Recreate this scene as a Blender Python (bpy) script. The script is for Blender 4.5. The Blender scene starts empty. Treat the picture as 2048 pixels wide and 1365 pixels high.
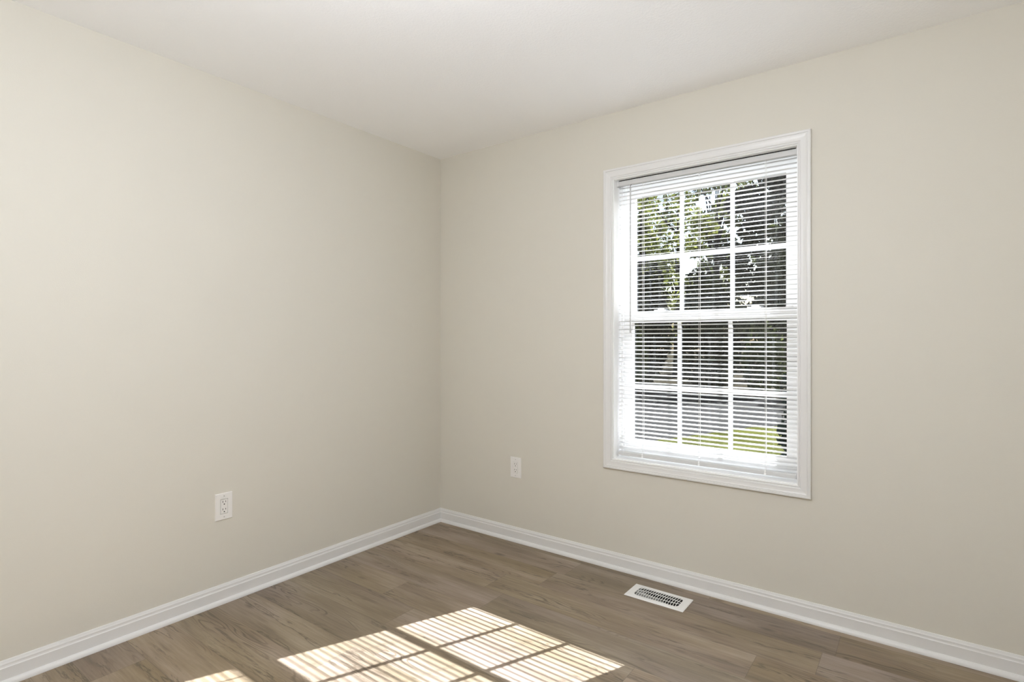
import bpy, bmesh, math, random
from mathutils import Vector, Matrix

random.seed(7)
sc = bpy.context.scene
COL = sc.collection
PI = math.pi

# ------------------------------------------------------------------ camera
F_PX = 1098.9
cam_d = bpy.data.cameras.new('camera')
cam = bpy.data.objects.new('camera', cam_d)
COL.objects.link(cam)
cam_d.sensor_fit = 'HORIZONTAL'
cam_d.sensor_width = 36.0
cam_d.lens = F_PX / 2048 * 36.0
cam_d.shift_y = -4.2 / 2048
cam_d.clip_start = 0.01
cam_d.clip_end = 300
cam.location = (2.612, -2.683, 1.2257)
cam.rotation_euler = (PI / 2, 0, math.atan2(0.5993, 0.8005))
sc.camera = cam

# ------------------------------------------------------------------ world, sun, exposure
sc.view_settings.view_transform = 'Standard'
sc.view_settings.look = 'None'
sc.view_settings.exposure = 0.0
sc.view_settings.gamma = 1.0
sc.view_settings.use_curve_mapping = False
sc.cycles.use_denoising = True
sc.cycles.max_bounces = 14
sc.cycles.diffuse_bounces = 10
sc.cycles.transparent_max_bounces = 24
sc.cycles.sample_clamp_indirect = 6.0
sc.cycles.caustics_reflective = False
sc.cycles.caustics_refractive = False

SUN_TAN = 0.712
SUN_HOR = Vector((0.398, 0.917, 0)).normalized()
SUN_STRENGTH = 43.0
FILL_LAMP_STRENGTH = 91.0
SKY_STRENGTH = 0.22

world = bpy.data.worlds.new('sky')
sc.world = world
world.use_nodes = True
wn = world.node_tree
wn.nodes.clear()
w_out = wn.nodes.new('ShaderNodeOutputWorld')
w_bg = wn.nodes.new('ShaderNodeBackground')
w_sky = wn.nodes.new('ShaderNodeTexSky')
w_sky.sky_type = 'NISHITA'
w_sky.sun_disc = False
w_sky.sun_elevation = math.atan(SUN_TAN)
w_sky.sun_rotation = math.atan2(SUN_HOR.x, SUN_HOR.y)
w_sky.air_density = 1.0
w_sky.dust_density = 2.5
w_bg.inputs['Strength'].default_value = SKY_STRENGTH
wn.links.new(w_sky.outputs[0], w_bg.inputs['Color'])
wn.links.new(w_bg.outputs[0], w_out.inputs['Surface'])

sun_d = bpy.data.lights.new('sun', 'SUN')
sun_d.energy = SUN_STRENGTH
sun_d.angle = math.radians(0.3)
sun_d.color = (0.95, 0.985, 1.09)
sun = bpy.data.objects.new('sun', sun_d)
COL.objects.link(sun)
sun.location = (6, 14, 10)
sun.rotation_euler = Vector((-SUN_HOR.x, -SUN_HOR.y, -SUN_TAN)).to_track_quat('-Z', 'Y').to_euler()


# ------------------------------------------------------------------ materials
def new_mat(name):
    m = bpy.data.materials.new(name)
    m.use_nodes = True
    return m, m.node_tree, m.node_tree.nodes['Principled BSDF']


def paint(name, col, rough=0.5, spec=0.5, bump=None, var=0.03, sss=0.0):
    m, nt, b = new_mat(name)
    tc = nt.nodes.new('ShaderNodeTexCoord')
    nz = nt.nodes.new('ShaderNodeTexNoise')
    nz.inputs['Scale'].default_value = 1.7
    nz.inputs['Detail'].default_value = 3
    nt.links.new(tc.outputs['Object'], nz.inputs['Vector'])
    mx = nt.nodes.new('ShaderNodeMix')
    mx.data_type = 'RGBA'
    mx.inputs[6].default_value = tuple(c * (1 - var) for c in col) + (1,)
    mx.inputs[7].default_value = tuple(min(1, c * (1 + var)) for c in col) + (1,)
    nt.links.new(nz.outputs['Fac'], mx.inputs[0])
    nt.links.new(mx.outputs[2], b.inputs['Base Color'])
    b.inputs['Roughness'].default_value = rough
    b.inputs['Specular IOR Level'].default_value = spec
    if bump:
        n2 = nt.nodes.new('ShaderNodeTexNoise')
        n2.inputs['Scale'].default_value = bump[0]
        n2.inputs['Detail'].default_value = bump[2] if len(bump) > 2 else 3
        nt.links.new(tc.outputs['Object'], n2.inputs['Vector'])
        bp = nt.nodes.new('ShaderNodeBump')
        bp.inputs['Strength'].default_value = bump[1]
        bp.inputs['Distance'].default_value = 0.002
        nt.links.new(n2.outputs['Fac'], bp.inputs['Height'])
        nt.links.new(bp.outputs['Normal'], b.inputs['Normal'])
    return m


M = {}
M['wall'] = paint('beige_wall_paint', (0.655, 0.628, 0.558), 0.6, 0.3, (260, 0.12), 0.012)
M['ceiling'] = paint('white_ceiling_paint', (0.93, 0.93, 0.93), 0.85, 0.2, (120, 0.55, 5), 0.01)
M['trim'] = paint('white_trim_paint', (0.735, 0.73, 0.718), 0.35, 0.5, None, 0.012)
M['vinyl'] = paint('white_window_vinyl', (0.91, 0.91, 0.905), 0.35, 0.5, None, 0.01)
M['slat'] = paint('white_blind_enamel', (0.90, 0.90, 0.895), 0.4, 0.5, None, 0.01)
M['rail'] = paint('off_white_rail_enamel', (0.60, 0.60, 0.595), 0.4, 0.5, None, 0.01)
M['cord'] = paint('white_cord', (0.82, 0.81, 0.78), 0.8, 0.2, None, 0.02)
M['plate'] = paint('white_outlet_plastic', (0.80, 0.785, 0.76), 0.3, 0.5, None, 0.01)
M['slot'] = paint('dark_slot', (0.012, 0.011, 0.010), 0.6, 0.2)
M['screw'] = paint('painted_screw', (0.55, 0.54, 0.52), 0.35, 0.5)
M['vent'] = paint('white_register_enamel', (0.82, 0.815, 0.80), 0.35, 0.5, None, 0.01)
M['damper'] = paint('grey_damper_metal', (0.34, 0.34, 0.335), 0.5, 0.4)
M['duct'] = paint('dark_duct_metal', (0.02, 0.019, 0.018), 0.6, 0.3)
M['bark'] = paint('grey_brown_bark', (0.035, 0.03, 0.026), 0.9, 0.1, (14, 0.8), 0.35)
M['asphalt'] = paint('grey_asphalt', (0.031, 0.030, 0.028), 0.95, 0.0, (60, 0.5), 0.10)
M['soil'] = paint('leaf_litter_soil', (0.03, 0.026, 0.018), 0.95, 0.0, (20, 0.6), 0.35)


def wand_material():
    m, nt, b = new_mat('clear_grey_acrylic')
    b.inputs['Base Color'].default_value = (0.52, 0.52, 0.51, 1)
    b.inputs['Roughness'].default_value = 0.2
    return m


M['wand'] = wand_material()


def glass_material():
    m = bpy.data.materials.new('window_glass')
    m.use_nodes = True
    nt = m.node_tree
    nt.nodes.clear()
    o = nt.nodes.new('ShaderNodeOutputMaterial')
    t = nt.nodes.new('ShaderNodeBsdfTransparent')
    t.inputs['Color'].default_value = (0.95, 0.965, 0.96, 1)
    g = nt.nodes.new('ShaderNodeBsdfGlossy')
    g.inputs['Roughness'].default_value = 0.02
    f = nt.nodes.new('ShaderNodeFresnel')
    f.inputs['IOR'].default_value = 1.45
    mx = nt.nodes.new('ShaderNodeMixShader')
    nt.links.new(f.outputs[0], mx.inputs[0])
    nt.links.new(t.outputs[0], mx.inputs[1])
    nt.links.new(g.outputs[0], mx.inputs[2])
    nt.links.new(mx.outputs[0], o.inputs['Surface'])
    return m


M['glass'] = glass_material()


def leaf_material(name, c1, c2, trans):
    m = bpy.data.materials.new(name)
    m.use_nodes = True
    nt = m.node_tree
    nt.nodes.clear()
    o = nt.nodes.new('ShaderNodeOutputMaterial')
    tc = nt.nodes.new('ShaderNodeTexCoord')
    nz = nt.nodes.new('ShaderNodeTexNoise')
    nz.inputs['Scale'].default_value = 1.3
    nz.inputs['Detail'].default_value = 4
    nt.links.new(tc.outputs['Object'], nz.inputs['Vector'])
    cr = nt.nodes.new('ShaderNodeValToRGB')
    cr.color_ramp.elements[0].position = 0.35
    cr.color_ramp.elements[1].position = 0.65
    cr.color_ramp.elements[0].color = c1 + (1,)
    cr.color_ramp.elements[1].color = c2 + (1,)
    nt.links.new(nz.outputs['Fac'], cr.inputs[0])
    d = nt.nodes.new('ShaderNodeBsdfDiffuse')
    t = nt.nodes.new('ShaderNodeBsdfTranslucent')
    nt.links.new(cr.outputs[0], d.inputs['Color'])
    nt.links.new(cr.outputs[0], t.inputs['Color'])
    mx = nt.nodes.new('ShaderNodeMixShader')
    mx.inputs[0].default_value = trans
    nt.links.new(d.outputs[0], mx.inputs[1])
    nt.links.new(t.outputs[0], mx.inputs[2])
    nt.links.new(mx.outputs[0], o.inputs['Surface'])
    return m


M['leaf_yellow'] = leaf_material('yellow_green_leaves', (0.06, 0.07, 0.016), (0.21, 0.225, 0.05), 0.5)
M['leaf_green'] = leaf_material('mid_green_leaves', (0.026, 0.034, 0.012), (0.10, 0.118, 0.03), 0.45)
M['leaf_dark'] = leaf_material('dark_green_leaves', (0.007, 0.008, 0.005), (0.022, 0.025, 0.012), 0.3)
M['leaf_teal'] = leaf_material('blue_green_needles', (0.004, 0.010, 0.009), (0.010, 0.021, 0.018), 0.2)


def lawn_material():
    m, nt, b = new_mat('sunlit_grass')
    tc = nt.nodes.new('ShaderNodeTexCoord')
    n1 = nt.nodes.new('ShaderNodeTexNoise')
    n1.inputs['Scale'].default_value = 1.1
    n1.inputs['Detail'].default_value = 8
    nt.links.new(tc.outputs['Object'], n1.inputs['Vector'])
    cr = nt.nodes.new('ShaderNodeValToRGB')
    cr.color_ramp.elements[0].position = 0.3
    cr.color_ramp.elements[1].position = 0.7
    cr.color_ramp.elements[0].color = (0.028, 0.030, 0.008, 1)
    cr.color_ramp.elements[1].color = (0.072, 0.074, 0.020, 1)
    nt.links.new(n1.outputs['Fac'], cr.inputs[0])
    nt.links.new(cr.outputs[0], b.inputs['Base Color'])
    n2 = nt.nodes.new('ShaderNodeTexNoise')
    n2.inputs['Scale'].default_value = 45
    n2.inputs['Detail'].default_value = 4
    nt.links.new(tc.outputs['Object'], n2.inputs['Vector'])
    bp = nt.nodes.new('ShaderNodeBump')
    bp.inputs['Strength'].default_value = 0.8
    bp.inputs['Distance'].default_value = 0.03
    nt.links.new(n2.outputs['Fac'], bp.inputs['Height'])
    nt.links.new(bp.outputs['Normal'], b.inputs['Normal'])
    b.inputs['Roughness'].default_value = 0.95
    b.inputs['Specular IOR Level'].default_value = 0.0
    return m


M['lawn'] = lawn_material()


def floor_material():
    m, nt, b = new_mat('brown_vinyl_plank')
    N, L = nt.nodes, nt.links

    def math_(op, a, bb=None, c=None):
        n = N.new('ShaderNodeMath')
        n.operation = op
        for i, v in enumerate((a, bb, c)):
            if v is None:
                continue
            if isinstance(v, (int, float)):
                n.inputs[i].default_value = v
            else:
                L.new(v, n.inputs[i])
        return n.outputs[0]

    def comb(x, y, z):
        n = N.new('ShaderNodeCombineXYZ')
        for i, v in enumerate((x, y, z)):
            if isinstance(v, (int, float)):
                n.inputs[i].default_value = v
            else:
                L.new(v, n.inputs[i])
        return n.outputs[0]

    def noise(vec, scale, detail=3, rough=0.5):
        n = N.new('ShaderNodeTexNoise')
        n.inputs['Scale'].default_value = scale
        n.inputs['Detail'].default_value = detail
        n.inputs['Roughness'].default_value = rough
        L.new(vec, n.inputs['Vector'])
        return n.outputs['Fac']

    def white(vec):
        n = N.new('ShaderNodeTexWhiteNoise')
        n.noise_dimensions = '3D'
        L.new(vec, n.inputs['Vector'])
        return n.outputs['Value']

    def ramp(v, stops):
        n = N.new('ShaderNodeValToRGB')
        e = n.color_ramp.elements
        while len(e) < len(stops):
            e.new(0.5)
        for i, (p, c) in enumerate(stops):
            e[i].position = p
            e[i].color = (c, c, c, 1) if isinstance(c, (int, float)) else c + (1,)
        L.new(v, n.inputs[0])
        return n.outputs[0]

    def mixc(f, a, bb, mode='MIX'):
        n = N.new('ShaderNodeMix')
        n.data_type = 'RGBA'
        n.blend_type = mode
        for i, v in ((0, f), (6, a), (7, bb)):
            if isinstance(v, (int, float)):
                n.inputs[i].default_value = v
            elif isinstance(v, tuple):
                n.inputs[i].default_value = v + (1,)
            else:
                L.new(v, n.inputs[i])
        return n.outputs[2]

    W, LEN = 0.1778, 1.2192
    tc = N.new('ShaderNodeTexCoord')
    sep = N.new('ShaderNodeSeparateXYZ')
    L.new(tc.outputs['Object'], sep.inputs[0])
    x, y = sep.outputs[0], sep.outputs[1]
    yr = math_('DIVIDE', math_('ADD', y, 0.06), W)
    row = math_('FLOOR', yr)
    fy = math_('FRACT', yr)
    h = white(comb(row, 3.7, 1.3))
    xr = math_('ADD', math_('DIVIDE', x, LEN), math_('MULTIPLY', h, 1.0))
    colm = math_('FLOOR', xr)
    fx = math_('FRACT', xr)
    rnd = white(comb(row, colm, 0.5))
    rnd2 = white(comb(row, colm, 7.5))
    # seams
    ey = math_('MULTIPLY', math_('MINIMUM', fy, math_('SUBTRACT', 1.0, fy)), W)
    ex = math_('MULTIPLY', math_('MINIMUM', fx, math_('SUBTRACT', 1.0, fx)), LEN)
    seam = math_('LESS_THAN', math_('MINIMUM', ey, ex), 0.0011)
    # plank-local grain coordinates
    gx = math_('ADD', x, math_('MULTIPLY', rnd, 31.0))
    gy = math_('ADD', y, math_('MULTIPLY', rnd2, 17.0))
    broad = noise(comb(math_('MULTIPLY', gx, 1.6), math_('MULTIPLY', gy, 9.0), rnd), 1.0, 4)
    streak = noise(comb(math_('MULTIPLY', gx, 5.0), math_('MULTIPLY', gy, 110.0), rnd), 1.0, 5, 0.65)
    # cathedral grain: bent growth rings shown in patches
    bend = noise(comb(math_('MULTIPLY', gx, 1.25), math_('MULTIPLY', gy, 9.0), rnd2), 1.0, 2)
    rings = math_('SINE', math_('ADD', math_('MULTIPLY', gy, 330.0), math_('MULTIPLY', bend, 150.0)))
    rings = ramp(rings, [(0.35, 0.0), (0.95, 1.0)])
    patch = noise(comb(math_('MULTIPLY', gx, 1.5), math_('MULTIPLY', gy, 9.0), math_('ADD', rnd, 5.0)), 1.0, 2)
    patch = ramp(patch, [(0.52, 0.0), (0.66, 1.0)])
    ringmask = math_('MULTIPLY', rings, patch)
    # dark drawn-out cracks along the grain
    cn = noise(comb(math_('MULTIPLY', gx, 1.5), math_('MULTIPLY', gy, 14.0), math_('ADD', rnd, 9.0)), 1.0, 7, 0.62)
    crack = ramp(math_('ABSOLUTE', math_('SUBTRACT', cn, 0.5)), [(0.004, 1.0), (0.022, 0.0)])
    where = noise(comb(math_('MULTIPLY', gx, 2.0), math_('MULTIPLY', gy, 12.0), math_('ADD', rnd2, 21.0)), 1.0, 2)
    crack = math_('MULTIPLY', crack, ramp(where, [(0.47, 0.0), (0.60, 1.0)]))
    dark = noise(comb(math_('MULTIPLY', gx, 2.6), math_('MULTIPLY', gy, 26.0), math_('ADD', rnd, 9.0)), 1.0, 5, 0.55)
    dark = ramp(dark, [(0.58, 0.0), (0.74, 1.0)])
    crack = math_('MAXIMUM', crack, math_('MULTIPLY', dark, 0.7))
    # knots
    vor = N.new('ShaderNodeTexVoronoi')
    vor.inputs['Scale'].default_value = 1.0
    L.new(comb(math_('MULTIPLY', gx, 2.6), math_('MULTIPLY', gy, 6.5), rnd), vor.inputs['Vector'])
    knot = ramp(vor.outputs['Distance'], [(0.03, 1.0), (0.12, 0.0)])

    tone = math_('ADD', math_('MULTIPLY', broad, 0.65), math_('MULTIPLY', streak, 0.35))
    base = ramp(tone, [(0.30, (0.150, 0.116, 0.073)), (0.5, (0.244, 0.197, 0.136)), (0.70, (0.355, 0.302, 0.228))])
    tint = noise(comb(math_('MULTIPLY', gx, 1.1), math_('MULTIPLY', gy, 5.0), math_('ADD', rnd, 3.0)), 1.0, 2)
    tint = ramp(tint, [(0.38, 0.0), (0.62, 1.0)])
    base = mixc(1.0, base, mixc(tint, (1.03, 1.0, 0.93), (1.03, 0.985, 1.04)), 'MULTIPLY')
    hue = mixc(rnd2, (0.95, 0.96, 1.03), (1.04, 1.0, 0.92))
    base = mixc(1.0, base, hue, 'MULTIPLY')
    val = math_('ADD', 0.93, math_('MULTIPLY', rnd, 0.14))
    base = mixc(1.0, base, comb(val, val, val), 'MULTIPLY')
    base = mixc(math_('MULTIPLY', ringmask, 0.62), base, (0.07, 0.05, 0.03))
    base = mixc(math_('MULTIPLY', crack, 0.7), base, (0.075, 0.055, 0.036))
    base = mixc(math_('MULTIPLY', knot, 0.6), base, (0.055, 0.04, 0.028))
    base = mixc(math_('MULTIPLY', seam, 0.35), base, (0.06, 0.045, 0.03))
    L.new(base, b.inputs['Base Color'])
    b.inputs['Roughness'].default_value = 0.42
    b.inputs['Specular IOR Level'].default_value = 0.45
    hgt = math_('SUBTRACT', math_('MULTIPLY', streak, 0.5), math_('ADD', math_('MULTIPLY', ringmask, 0.5), math_('MULTIPLY', seam, 1.0)))
    bp = N.new('ShaderNodeBump')
    bp.inputs['Strength'].default_value = 0.25
    bp.inputs['Distance'].default_value = 0.0008
    L.new(hgt, bp.inputs['Height'])
    L.new(bp.outputs['Normal'], b.inputs['Normal'])
    return m


M['floor'] = floor_material()


def fill_lamp_material():
    m, nt, b = new_mat('fill_lamp_glow')  # glow of the added out-of-view fill lamp
    b.inputs['Base Color'].default_value = (0.9, 0.9, 0.88, 1)
    b.inputs['Emission Color'].default_value = (0.895, 0.94, 1.03, 1)
    b.inputs['Emission Strength'].default_value = FILL_LAMP_STRENGTH
    return m


M['lamp'] = fill_lamp_material()


# ------------------------------------------------------------------ mesh helpers
class MB:
    def __init__(self):
        self.bm = bmesh.new()

    def box(self, x0, x1, y0, y1, z0, z1):
        vs = [self.bm.verts.new(p) for p in
              ((x0, y0, z0), (x1, y0, z0), (x1, y1, z0), (x0, y1, z0), (x0, y0, z1), (x1, y0, z1), (x1, y1, z1), (x0, y1, z1))]
        for f in ((0, 3, 2, 1), (4, 5, 6, 7), (0, 1, 5, 4), (1, 2, 6, 5), (2, 3, 7, 6), (3, 0, 4, 7)):
            self.bm.faces.new([vs[i] for i in f])
        return self

    def loops(self, rings, closed_ring=True, closed_path=False, caps=True):
        """skin a list of vertex rings"""
        vr = [[self.bm.verts.new(p) for p in r] for r in rings]
        n = len(vr[0])
        m = len(vr)
        for i in range(m if closed_path else m - 1):
            a, b = vr[i], vr[(i + 1) % m]
            for j in range(n if closed_ring else n - 1):
                k = (j + 1) % n
                self.bm.faces.new((a[j], a[k], b[k], b[j]))
        if caps and not closed_path and closed_ring:
            self.bm.faces.new(vr[0][::-1])
            self.bm.faces.new(vr[-1])
        return self

    def cyl(self, p0, p1, r0, r1=None, n=12):
        r1 = r0 if r1 is None else r1
        p0, p1 = Vector(p0), Vector(p1)
        d = (p1 - p0).normalized()
        u = d.orthogonal().normalized()
        v = d.cross(u)
        self.loops([[p + (u * math.cos(2 * PI * k / n) + v * math.sin(2 * PI * k / n)) * r for k in range(n)] for p, r in ((p0, r0), (p1, r1))])
        return self

    def tube(self, pts, radii, n=8):
        rings = []
        u = None
        for i, p in enumerate(pts):
            p = Vector(p)
            d = (Vector(pts[min(i + 1, len(pts) - 1)]) - Vector(pts[max(i - 1, 0)])).normalized()
            if u is None:
                u = d.orthogonal().normalized()
            u = (u - d * u.dot(d)).normalized()
            v = d.cross(u)
            rings.append([p + (u * math.cos(2 * PI * k / n) + v * math.sin(2 * PI * k / n)) * radii[i] for k in range(n)])
        self.loops(rings)
        return self

    def build(self, name, mat, parent=None, bevel=0.0, smooth=False, segs=2):
        bmesh.ops.recalc_face_normals(self.bm, faces=self.bm.faces[:])
        if bevel:
            es = [e for e in self.bm.edges if e.is_manifold and e.calc_face_angle(0) > 0.6]
            bmesh.ops.bevel(self.bm, geom=es, offset=bevel, segments=segs, affect='EDGES', profile=0.5, clamp_overlap=True)
        me = bpy.data.meshes.new(name)
        self.bm.to_mesh(me)
        self.bm.free()
        me.materials.append(mat)
        if smooth:
            for p in me.polygons:
                p.use_smooth = True
        o = bpy.data.objects.new(name, me)
        COL.objects.link(o)
        if parent:
            o.parent = parent
        return o


def tag(o, label, cat, group=None, kind=None):
    o['label'] = label
    o['category'] = cat
    if group:
        o['group'] = group
    if kind:
        o['kind'] = kind
    return o


def empty(name, loc, rz=0.0):
    o = bpy.data.objects.new(name, None)
    o.empty_display_size = 0.05
    o.location = loc
    o.rotation_euler = (0, 0, rz)
    COL.objects.link(o)
    return o


def copy_tree(o, parent=None):
    c = o.copy()
    COL.objects.link(c)
    c.parent = parent
    for ch in list(o.children):
        copy_tree(ch, c)
    return c


def frame_ring(mb, x0, x1, z0, z1, prof):
    """mitred picture-frame sweep: prof = (w outward from the inner edge, y)"""
    rings = []
    for cx, cz, sx, sz in ((x0, z0, -1, -1), (x1, z0, 1, -1), (x1, z1, 1, 1), (x0, z1, -1, 1)):
        rings.append([(cx + sx * w, y, cz + sz * w) for w, y in prof])
    mb.loops(rings, closed_ring=True, closed_path=True)
    return mb


# ------------------------------------------------------------------ room shell
RX, RY, H = 3.35, -3.35, 2.438       # room: x 0..RX, y RY..0
WT = 0.17                            # wall thickness
OX0, OX1, OZ0, OZ1 = 1.286, 2.168, 0.588, 2.078   # inner faces of the window jamb
VX0, VX1, VY0, VY1 = 1.464, 1.750, -0.256, -0.113  # floor register plate
HX0, HX1, HY0, HY1 = VX0 + 0.022, VX1 - 0.022, VY0 + 0.022, VY1 - 0.022

fl = MB()
fl.box(-WT, RX + WT, RY - WT, HY0, -0.2, 0)
fl.box(-WT, RX + WT, HY1, WT, -0.2, 0)
fl.box(-WT, HX0, HY0, HY1, -0.2, 0)
fl.box(HX1, RX + WT, HY0, HY1, -0.2, 0)
tag(fl.build('floor', M['floor']), 'brown wood-look vinyl plank floor of the empty room', 'floor', kind='structure')
tag(MB().box(-WT, RX + WT, RY - WT, WT, H, H + 0.2).build('ceiling', M['ceiling']), 'white lightly textured ceiling above the beige walls', 'ceiling', kind='structure')
tag(MB().box(-WT, 0, RY - WT, WT, 0, H).build('wall_left', M['wall']), 'plain beige wall on the left without a window', 'wall', kind='structure')
J = 0.016
wb = MB()
wb.box(0, OX0 - J, 0, WT, 0, H)
wb.box(OX1 + J, RX, 0, WT, 0, H)
wb.box(OX0 - J, OX1 + J, 0, WT, 0, OZ0 - J)
wb.box(OX0 - J, OX1 + J, 0, WT, OZ1 + J, H)
tag(wb.build('wall_back', M['wall']), 'beige wall with the white framed window in it', 'wall', kind='structure')
tag(MB().box(RX, RX + WT, RY - WT, WT, 0, H).build('wall_right', M['wall']), 'beige side wall to the right of the camera', 'wall', kind='structure')
tag(MB().box(0, RX, RY - WT, RY, 0, H).build('wall_front', M['wall']), 'beige wall behind the camera', 'wall', kind='structure')

BASE = [(0, 0.0), (0, 0.012), (0.060, 0.012), (0.0625, 0.0095), (0.067, 0.0085), (0.073, 0.0085), (0.0775, 0.0065), (0.084, 0.0045), (0.085, 0.003), (0.085, 0.0)]
SHOE = [(0.0, 0.012)] + [(0.019 * math.sin(a), 0.012 + 0.014 * math.cos(a)) for a in [k * PI / 12 for k in range(7)]]


def run(prof, side):
    """sweep a (z, out) profile along one wall, mitred at both ends"""
    mb = MB()
    if side == 'left':
        r = [[(o, RY + o, z) for z, o in prof], [(o, -o, z) for z, o in prof]]
    elif side == 'back':
        r = [[(o, -o, z) for z, o in prof], [(RX - o, -o, z) for z, o in prof]]
    elif side == 'right':
        r = [[(RX - o, -o, z) for z, o in prof], [(RX - o, RY + o, z) for z, o in prof]]
    else:
        r = [[(RX - o, RY + o, z) for z, o in prof], [(o, RY + o, z) for z, o in prof]]
    return mb.loops(r)


for i, (side, where) in enumerate((('left', 'left beige wall'), ('back', 'window wall'), ('right', 'right side wall'), ('front', 'wall behind the camera'))):
    tag(run(BASE, side).build('baseboard_' + side, M['trim']), 'white baseboard along the ' + where, 'baseboard', kind='structure')
    tag(run(SHOE, side).build('trim_%d' % (i + 1), M['trim']), 'white shoe molding at the foot of the ' + where, 'trim', kind='structure')

# ------------------------------------------------------------------ window
win = empty('window_1', ((OX0 + OX1) / 2, 0, OZ0))
tag(win, 'white double-hung window with six panes in each sash and moulded casing', 'window', kind='structure')
wi = Matrix.Translation(win.location).inverted()


def wpart(mb, name, mat, parent=win, bevel=0.0, smooth=False):
    o = mb.build(name, mat, None, bevel, smooth)
    o.data.transform(wi)
    o.parent = parent
    return o


CAS = [(0, 0), (0, -0.008), (0.004, -0.0105), (0.0065, -0.0105), (0.0075, -0.0085), (0.0095, -0.0085), (0.011, -0.0115), (0.014, -0.0125),
       (0.022, -0.0130), (0.031, -0.0145), (0.037, -0.0165), (0.0385, -0.0150), (0.0405, -0.0150), (0.042, -0.0180), (0.049, -0.0185), (0.052, -0.0165), (0.053, 0.0)]
rv = 0.0035
wpart(frame_ring(MB(), OX0 - rv, OX1 + rv, OZ0 - rv, OZ1 + rv, CAS), 'casing', M['trim'])
wpart(frame_ring(MB(), OX0, OX1, OZ0, OZ1, [(0, -0.001), (J, -0.001), (J, 0.085), (0, 0.085)]), 'jamb', M['vinyl'])
FR = 0.013                                            # vinyl frame face inside the jamb
wpart(frame_ring(MB(), OX0 + FR, OX1 - FR, OZ0 + FR, OZ1 - FR, [(0, 0.085), (J + FR, 0.085), (J + FR, 0.168), (0, 0.168)]), 'window_frame', M['vinyl'], bevel=0.002)
SX0, SX1 = OX0 + FR + 0.001, OX1 - FR - 0.001
GX0, GX1 = 1.347, 2.109
MUNT = [GX0 + (GX1 - GX0) / 3, GX0 + 2 * (GX1 - GX0) / 3]


def sash(name, y0, y1, z0, z1, gz0, gz1, gx0, gx1, zm):
    rail_ = MB()
    rail_.box(SX0, gx0, y0, y1, z0, z1)
    rail_.box(gx1, SX1, y0, y1, z0, z1)
    rail_.box(gx0, gx1, y0, y1, z0, gz0)
    rail_.box(gx0, gx1, y0, y1, gz1, z1)
    s = wpart(rail_, name, M['vinyl'])
    ym = (y0 + y1) / 2 + 0.002
    wpart(MB().box(gx0 - 0.004, gx1 + 0.004, ym + 0.006, ym + 0.009, gz0 - 0.004, gz1 + 0.004), 'glass_pane', M['glass'], s)
    mu = MB()
    for x in MUNT:
        mu.box(x - 0.0095, x + 0.0095, ym - 0.004, ym + 0.003, gz0, gz1)
    mu.box(gx0, gx1, ym - 0.0035, ym + 0.0025, zm - 0.0125, zm + 0.0125)
    wpart(mu, 'grille', M['vinyl'], s)
    return s


low = sash('lower_sash', 0.098, 0.128, OZ0 + FR + 0.001, 1.374, 0.680, 1.312, GX0, GX1, 0.966)
upp = sash('upper_sash', 0.133, 0.163, 1.325, OZ1 - FR - 0.001, 1.372, 2.004, 1.345, 2.100, 1.664)
for x in (1.496, 1.963):
    lk = MB()
    lk.box(x - 0.028, x + 0.028, 0.101, 0.126, 1.374, 1.380)
    lk.cyl((x, 0.113, 1.380), (x, 0.113, 1.388), 0.011, 0.010, 16)
    lk.box(x - 0.004, x + 0.024, 0.104, 0.112, 1.381, 1.387)
    wpart(lk, 'sash_lock', M['vinyl'], low, bevel=0.001)
for x in (SX0 + 0.02, SX1 - 0.05):
    wpart(MB().box(x, x + 0.03, 0.1005, 0.118, 1.374, 1.379), 'tilt_latch', M['vinyl'], low, bevel=0.001)

# ------------------------------------------------------------------ blind
BY = 0.045                                            # blind plane
BX0, BX1 = OX0 + 0.009, OX1 - 0.007
blind = empty('window_blind', ((BX0 + BX1) / 2, BY, OZ1))
tag(blind, 'white horizontal mini blind lowered inside the window with open slats', 'blind')
bi = Matrix.Translation(blind.location).inverted()


def bpart(mb, name, mat, bevel=0.0, smooth=False, parent=blind):
    o = mb.build(name, mat, None, bevel, smooth)
    o.data.transform(bi)
    o.parent = parent
    return o


LADDERS = (1.432, 1.727, 2.030)
HZ0 = 2.047
hr = MB()
prof = [(BY - 0.0125, OZ1 - 0.005), (BY - 0.0145, OZ1 - 0.007), (BY - 0.0145, HZ0 + 0.002), (BY - 0.0125, HZ0), (BY + 0.0125, HZ0), (BY + 0.0125, OZ1 - 0.005)]
hr.loops([[(BX0 - 0.004, y, z) for y, z in prof], [(BX1 + 0.003, y, z) for y, z in prof]])
hrail = bpart(hr, 'headrail', M['rail'])
bpart(MB().box(BX0 + 0.006, BX1 - 0.004, BY - 0.0118, BY + 0.0122, OZ1 - 0.0049, OZ1 - 0.0012), 'rail_gap_shade', M['slot'], parent=hrail)  # dark filler painting the shade in the gap over the headrail
for xa, xb in ((OX0, BX0 + 0.004), (BX1 - 0.002, OX1)):
    bpart(MB().box(xa + 0.0005, xb, BY - 0.0165, BY + 0.0145, HZ0 - 0.002, OZ1 - 0.0005), 'end_bracket', M['rail'], bevel=0.001)

SLAT_W, SAG, TH = 0.0165, 0.0017, 0.0006


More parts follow.
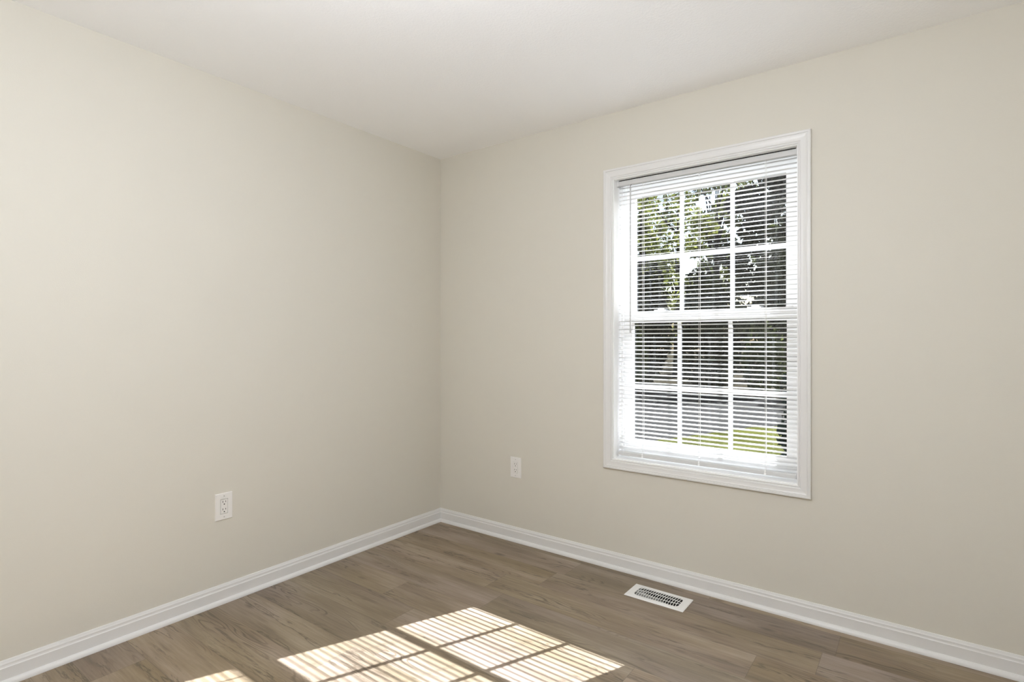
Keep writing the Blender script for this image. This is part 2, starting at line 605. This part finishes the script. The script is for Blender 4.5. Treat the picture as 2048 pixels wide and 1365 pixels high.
def slat_mesh():
    us = [-SLAT_W / 2, -SLAT_W / 4, -0.0022, 0.0022, SLAT_W / 4, SLAT_W / 2]
    zs = [SAG * (1 - (2 * u / SLAT_W) ** 2) for u in us]
    xs = [BX0]
    for l in LADDERS:
        xs += [l - 0.006, l + 0.006]
    xs += [BX1]
    bm = bmesh.new()
    grid = [[bm.verts.new((x - blind.location.x, u, z)) for u, z in zip(us, zs)] for x in xs]
    for i in range(len(xs) - 1):
        for j in range(len(us) - 1):
            if j == 2 and i % 2 == 1:
                continue                              # cord holes
            bm.faces.new((grid[i][j], grid[i + 1][j], grid[i + 1][j + 1], grid[i][j + 1]))
    bmesh.ops.solidify(bm, geom=bm.faces[:], thickness=TH)
    bmesh.ops.recalc_face_normals(bm, faces=bm.faces[:])
    me = bpy.data.meshes.new('slat')
    bm.to_mesh(me)
    bm.free()
    me.materials.append(M['slat'])
    return me


def slat_tilt(z):
    t = min(1, max(0, (z - 1.42) / 0.45))
    t = t * t * (3 - 2 * t)
    return math.radians(21 * (1 - t) - 9 * t)


sm = slat_mesh()
PITCH = 0.0217
zs = []
z = HZ0 - 0.012
while z > 0.666:
    zs.append(z)
    z -= PITCH
while z > 0.632:
    zs.append(z)
    z -= 0.009
for z in zs:
    s = bpy.data.objects.new('slat', sm)
    COL.objects.link(s)
    s.parent = blind
    s.location = (0, 0, z - blind.location.z)
    s.rotation_euler = (slat_tilt(z), 0, 0)
br = MB()
br.loops([[(x, BY + y, zz) for y, zz in ((-0.0125, 0.601), (0.0125, 0.601), (0.0125, 0.617), (0.009, 0.622), (-0.009, 0.622), (-0.0125, 0.617))] for x in (BX0 + 0.001, BX1 - 0.001)])
bpart(br, 'bottom_rail', M['rail'], bevel=0.0008)
for l in LADDERS:
    ld = MB()
    for dy in (-0.0098, 0.0098):
        ld.cyl((l, BY + dy, 0.620), (l, BY + dy, HZ0 + 0.002), 0.0008, n=6)
    ld.cyl((l + 0.004, BY, 0.602), (l + 0.004, BY, HZ0 + 0.002), 0.0007, n=6)
    bpart(ld, 'ladder_cord', M['cord'])
    bpart(MB().cyl((l, BY - 0.0135, 0.606), (l, BY - 0.009, 0.606), 0.005, n=14).cyl((l, BY - 0.0125, 0.612), (l, BY - 0.011, 0.623), 0.003, n=8), 'cord_button', M['slat'])
wx, wy = 1.369, BY - 0.021
wd = MB().cyl((wx, wy, 1.262), (wx, wy, 2.028), 0.0036, n=6)
wd.cyl((wx, wy, 1.258), (wx, wy, 1.272), 0.0045, n=10)
wand = bpart(wd, 'tilt_wand', M['wand'])
bpart(MB().tube([(wx, wy, 2.026), (wx, wy, 2.036), (wx, wy + 0.004, 2.043), (wx, wy + 0.012, 2.046), (wx, wy + 0.020, 2.049)], [0.0012] * 5), 'wand_hook', M['slot'], parent=wand)

# ------------------------------------------------------------------ outlets


def make_outlet():
    r = empty('wall_outlet', (0, 0, 0))
    w, h = 0.0785, 0.1235
    iw, ih = 0.0342, 0.0680
    p = MB()
    rings = []
    for ww, hh, yy in ((w, h, 0.0), (w, h, -0.0025), (w - 0.004, h - 0.004, -0.0055), (iw + 0.002, ih + 0.002, -0.0062), (iw, ih, -0.0055), (iw, ih, 0.0)):
        rings.append([(-ww / 2, yy, -hh / 2), (ww / 2, yy, -hh / 2), (ww / 2, yy, hh / 2), (-ww / 2, yy, hh / 2)])
    p.loops(rings, closed_path=True)
    p.build('cover_plate', M['plate'], r)
    rc = MB().box(-iw / 2 + 0.0013, iw / 2 - 0.0013, -0.0068, -0.0002, -ih / 2 + 0.0013, ih / 2 - 0.0013).build('receptacle', M['plate'], r, bevel=0.0008)
    for s in (1, -1):
        zc = s * 0.0175
        MB().box(-0.0078, -0.0054, -0.0070, -0.0062, zc + 0.0005, zc + 0.0095).build('slot', M['slot'], rc)
        MB().box(0.0054, 0.0076, -0.0070, -0.0062, zc + 0.0015, zc + 0.0085).build('slot', M['slot'], rc)
        g = MB()
        g.loops([[(0.0029 * math.cos(a), y, zc - 0.0065 + 0.0029 * math.sin(a) * (1.0 if math.sin(a) < 0 else 0.85)) for a in [2 * PI * k / 16 for k in range(16)]] for y in (-0.0070, -0.0062)])
        g.build('ground_hole', M['slot'], rc)
        sc_ = MB().cyl((0, -0.0058, s * 0.0484), (0, -0.0068, s * 0.0484), 0.0028, 0.0024, 14)
        scr = sc_.build('screw', M['screw'], r)
        MB().box(-0.0022, 0.0022, -0.0070, -0.0066, s * 0.0484 - 0.0003, s * 0.0484 + 0.0003).build('screw_slot', M['slot'], scr)
    return r


o1 = make_outlet()
o1.location = (0.634, 0, 0.4455)
tag(o1, 'white electrical outlet low on the window wall between corner and window', 'outlet', 'wall outlets')
o2 = copy_tree(o1)
o2.location = (0, -1.438, 0.4455)
o2.rotation_euler = (0, 0, PI / 2)
tag(o2, 'white electrical outlet on the left wall above its baseboard', 'outlet', 'wall outlets')

# ------------------------------------------------------------------ floor register
vent = empty('floor_vent', ((VX0 + VX1) / 2, (VY0 + VY1) / 2, 0))
tag(vent, 'white metal floor register set in the plank floor below the window', 'vent')
hw, hh = (VX1 - VX0) / 2, (VY1 - VY0) / 2


def rrect(a, b, r, z, n=6):
    pts = []
    for cx, cy, a0 in ((a - r, b - r, 0), (-a + r, b - r, PI / 2), (-a + r, -b + r, PI), (a - r, -b + r, 1.5 * PI)):
        for k in range(n + 1):
            t = a0 + k * PI / 2 / n
            pts.append((cx + r * math.cos(t), cy + r * math.sin(t), z))
    return pts


ga, gb = 0.108, 0.0455
vf = MB()
vf.loops([rrect(hw, hh, 0.002, 0.0005), rrect(hw - 0.0005, hh - 0.0005, 0.002, 0.0022), rrect(hw - 0.006, hh - 0.006, 0.003, 0.0045),
          rrect(ga + 0.003, gb + 0.003, 0.022, 0.0052), rrect(ga, gb, 0.020, 0.0044), rrect(ga, gb, 0.020, 0.0005)], closed_path=True)
vf.build('frame', M['vent'], vent)
nb = 18
for k in range(1, nb):
    t = -1 + 2 * k / nb
    x = t * ga
    e = gb - (0.0 if abs(x) < ga - 0.02 else 0.02 - math.sqrt(max(0, 0.02 ** 2 - (abs(x) - ga + 0.02) ** 2)))
    pts = []
    for i in range(9):
        yy = (-1 + 2 * i / 8) * (e + 0.001)
        pts.append((x + 0.005 * (1 - (yy / gb) ** 2) * -1 + 0.0025, yy))
    lb = MB()
    lb.loops([[(px - 0.0012, py, 0.0042), (px + 0.0012, py, 0.0042), (px + 0.0012, py, 0.0022), (px - 0.0012, py, 0.0022)] for px, py in pts])
    lb.build('louver', M['vent'], vent)
for s in (1, -1):
    pts = []
    for i in range(25):
        t = -1 + 2 * i / 24
        pts.append((t * (ga - 0.001), s * (0.0178 * math.sqrt(max(0.0, 1 - (t * 0.97) ** 2)) ** 0.55)))
    dv = MB()
    dv.loops([[(px, py - 0.0011, 0.0046), (px, py + 0.0011, 0.0046), (px, py + 0.0011, 0.0018), (px, py - 0.0011, 0.0018)] for px, py in pts])
    dv.build('divider', M['vent'], vent)
du = MB()
a, b = (HX1 - HX0) / 2 - 0.001, (HY1 - HY0) / 2 - 0.001
for x0, x1, y0, y1, z0, z1 in ((-a, -a + 0.001, -b, b, -0.12, 0), (a - 0.001, a, -b, b, -0.12, 0), (-a, a, -b, -b + 0.001, -0.12, 0), (-a, a, b - 0.001, b, -0.12, 0), (-a, a, -b, b, -0.121, -0.12)):
    du.box(x0, x1, y0, y1, z0, z1)
du.build('duct', M['duct'], vent)
dm = MB()
dm.loops([[(-a + 0.004, y, -0.010), (a - 0.035, y, -0.052), (a - 0.035, y, -0.053), (-a + 0.004, y, -0.011)] for y in (-b + 0.004, b - 0.004)])
dm.build('damper', M['damper'], vent)

# ------------------------------------------------------------------ unseen fill lamp added to light the room (before the camera, over the frame)
LZ = -0.56
lamp = empty('added_fill_lamp', (1.92, -2.28, H))
tag(lamp, 'unseen globe lamp added above the frame to light the room', 'lamp')
MB().cyl((0, 0, 0), (0, 0, -0.025), 0.06, 0.05, 24).build('fill_lamp_canopy', M['rail'], lamp)
MB().cyl((0, 0, -0.025), (0, 0, LZ + 0.15), 0.004, n=8).build('fill_lamp_cord', M['cord'], lamp)
MB().cyl((0, 0, LZ + 0.135), (0, 0, LZ + 0.165), 0.035, 0.02, 20).build('fill_lamp_holder', M['rail'], lamp)
gb_ = MB()
rings = []
for k in range(13):
    t = -PI / 2 + k / 12 * PI
    rr = max(0.003, 0.14 * math.cos(t))
    rings.append([(rr * math.cos(2 * PI * q / 28), rr * math.sin(2 * PI * q / 28), LZ + 0.14 * math.sin(t)) for q in range(28)])
gb_.loops(rings)
gb_.build('fill_lamp_globe', M['lamp'], lamp, smooth=True)

# ------------------------------------------------------------------ outdoors
GZ = -0.55


def poly_slab(pts, z0, z1):
    mb = MB()
    mb.loops([[(x, y, z0) for x, y in pts], [(x, y, z1) for x, y in pts]])
    return mb


tag(poly_slab([(-60, WT), (60, WT), (60, 90), (-60, 90)], GZ - 0.3, GZ - 0.05).build('ground', M['soil']), 'dark leaf-strewn ground under the trees', 'ground', kind='structure')
tag(poly_slab([(-40, 1.0), (30, 1.0), (30, 15.0), (-40, 15.0)], GZ - 0.06, GZ - 0.02).build('driveway', M['asphalt']), 'grey paved drive beyond the lawn outside the window', 'driveway', kind='structure')
tag(poly_slab([(-14, WT + 0.02), (14, WT + 0.02), (14, 10.2), (3.5, 10.6), (1.2, 10.4), (0.3, 9.6), (-0.17, 9.0), (-0.7, 7.6), (-1.3, 6.1), (-3, 5.0), (-14, 4.0)], GZ - 0.04, GZ).build('lawn', M['lawn']),
    'sunlit yellow-green lawn just outside the window', 'lawn', kind='structure')


def leaf_cloud(clumps, n, size, flat=0.0):
    bm = bmesh.new()
    tot = sum(c[1][0] * c[1][1] * c[1][2] for c in clumps)
    for c, r in clumps:
        k = int(n * r[0] * r[1] * r[2] / tot) + 1
        for _ in range(k):
            while True:
                p = Vector((random.uniform(-1, 1), random.uniform(-1, 1), random.uniform(-1, 1)))
                if p.length < 1:
                    break
            p = p.normalized() * (p.length ** 0.55)
            q = Vector((c[0] + p.x * r[0], c[1] + p.y * r[1], c[2] + p.z * r[2]))
            a = Vector((random.gauss(0, 1), random.gauss(0, 1), random.gauss(0, 1))).normalized()
            b = a.orthogonal().normalized()
            s = size * random.uniform(0.6, 1.3)
            bb = b * s * 0.45
            vs = [bm.verts.new(q - a * s), bm.verts.new(q + bb), bm.verts.new(q + a * s), bm.verts.new(q - bb)]
            bm.faces.new(vs)
    return bm


def from_bm(bm, name, mat, parent):
    me = bpy.data.meshes.new(name)
    bm.to_mesh(me)
    bm.free()
    me.materials.append(mat)
    o = bpy.data.objects.new(name, me)
    COL.objects.link(o)
    o.parent = parent
    return o


def tree(x, y, h, spread, leaf, n, size, label, clump_n=14, low=0.25, group='trees beyond the drive'):
    r = empty('leafy_tree', (x, y, GZ - 0.05))
    tag(r, label, 'tree', group)
    tr = MB()
    lean = (random.uniform(-0.4, 0.4), random.uniform(-0.3, 0.3))
    rad = 0.012 * h + 0.05
    spine = [(lean[0] * t * t, lean[1] * t * t, h * 0.92 * t) for t in (0, 0.15, 0.35, 0.55, 0.75, 1)]
    tr.tube(spine, [rad * 1.25, rad, rad * 0.85, rad * 0.6, rad * 0.35, rad * 0.1], 9)
    tr.build('trunk', M['bark'], r, smooth=True)
    clumps = []
    for k in range(clump_n):
        t = low + (1 - low) * (k + random.random()) / clump_n
        a = random.uniform(0, 2 * PI)
        d = spread * random.uniform(0.25, 1.0) * math.sin(PI * min(1, 0.18 + 0.82 * (1 - t) + 0.12)) ** 0.6
        c = (d * math.cos(a), d * math.sin(a), h * t)
        b = MB()
        z0 = h * max(0.12, t - 0.18)
        mid = (d * 0.55 * math.cos(a), d * 0.55 * math.sin(a), (z0 + h * t) / 2 + 0.1)
        b.tube([(0, 0, z0), mid, c], [rad * 0.35, rad * 0.22, rad * 0.06], 6)
        b.build('branch', M['bark'], r, smooth=True)
        rr = spread * random.uniform(0.28, 0.48)
        clumps.append((c, (rr, rr, rr * 0.75)))
    from_bm(leaf_cloud(clumps, n, size), 'crown', M[leaf], r)
    return r


def shrub(x, y, rx, h, leaf, n, size, label, name='bush', group='bushes along the drive', shape='round'):
    r = empty(name, (x, y, GZ - 0.05))
    tag(r, label, 'bush', group)
    MB().tube([(0, 0, 0), (0.03, 0.02, h * 0.4), (0, 0, h * 0.8)], [0.05, 0.035, 0.01], 7).build('stem', M['bark'], r)
    if shape == 'cone':
        clumps = [((0, 0, h * t), (rx * min(1.0, 1.6 - 1.5 * t), rx * min(1.0, 1.6 - 1.5 * t), h * 0.12)) for t in (0.08, 0.2, 0.32, 0.44, 0.56, 0.68, 0.8, 0.9)]
    else:
        clumps = [((0, 0, h * 0.45), (rx, rx, h * 0.48))]
        for k in range(7):
            a = random.uniform(0, 2 * PI)
            clumps.append(((rx * 0.6 * math.cos(a), rx * 0.6 * math.sin(a), h * random.uniform(0.3, 0.8)), (rx * 0.5, rx * 0.5, h * 0.3)))
    from_bm(leaf_cloud(clumps, n, size), 'foliage', M[leaf], r)
    return r


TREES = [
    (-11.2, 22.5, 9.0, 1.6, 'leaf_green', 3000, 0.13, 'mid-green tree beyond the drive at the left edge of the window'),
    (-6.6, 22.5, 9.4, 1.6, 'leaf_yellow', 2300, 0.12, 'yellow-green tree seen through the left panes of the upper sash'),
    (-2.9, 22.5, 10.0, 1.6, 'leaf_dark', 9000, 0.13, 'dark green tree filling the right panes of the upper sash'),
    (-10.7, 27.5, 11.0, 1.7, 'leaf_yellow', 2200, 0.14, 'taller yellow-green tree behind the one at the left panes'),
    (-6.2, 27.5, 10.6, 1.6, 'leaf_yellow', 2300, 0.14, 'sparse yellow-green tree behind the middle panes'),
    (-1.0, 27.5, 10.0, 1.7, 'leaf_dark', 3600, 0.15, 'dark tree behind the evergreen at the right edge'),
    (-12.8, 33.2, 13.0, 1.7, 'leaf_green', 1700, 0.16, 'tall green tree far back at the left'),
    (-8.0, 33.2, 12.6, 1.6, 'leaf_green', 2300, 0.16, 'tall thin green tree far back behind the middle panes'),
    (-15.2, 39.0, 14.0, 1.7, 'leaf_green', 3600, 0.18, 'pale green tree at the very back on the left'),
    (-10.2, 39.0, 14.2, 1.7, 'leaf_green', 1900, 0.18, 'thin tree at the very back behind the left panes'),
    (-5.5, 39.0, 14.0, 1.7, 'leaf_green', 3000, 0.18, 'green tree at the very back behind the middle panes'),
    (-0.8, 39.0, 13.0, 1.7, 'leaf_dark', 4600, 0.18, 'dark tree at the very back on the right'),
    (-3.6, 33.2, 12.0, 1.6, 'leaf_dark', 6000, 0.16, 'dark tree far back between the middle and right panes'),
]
for t in TREES:
    tree(*t, low=0.2, clump_n=26 if t[4] == 'leaf_dark' else 15)
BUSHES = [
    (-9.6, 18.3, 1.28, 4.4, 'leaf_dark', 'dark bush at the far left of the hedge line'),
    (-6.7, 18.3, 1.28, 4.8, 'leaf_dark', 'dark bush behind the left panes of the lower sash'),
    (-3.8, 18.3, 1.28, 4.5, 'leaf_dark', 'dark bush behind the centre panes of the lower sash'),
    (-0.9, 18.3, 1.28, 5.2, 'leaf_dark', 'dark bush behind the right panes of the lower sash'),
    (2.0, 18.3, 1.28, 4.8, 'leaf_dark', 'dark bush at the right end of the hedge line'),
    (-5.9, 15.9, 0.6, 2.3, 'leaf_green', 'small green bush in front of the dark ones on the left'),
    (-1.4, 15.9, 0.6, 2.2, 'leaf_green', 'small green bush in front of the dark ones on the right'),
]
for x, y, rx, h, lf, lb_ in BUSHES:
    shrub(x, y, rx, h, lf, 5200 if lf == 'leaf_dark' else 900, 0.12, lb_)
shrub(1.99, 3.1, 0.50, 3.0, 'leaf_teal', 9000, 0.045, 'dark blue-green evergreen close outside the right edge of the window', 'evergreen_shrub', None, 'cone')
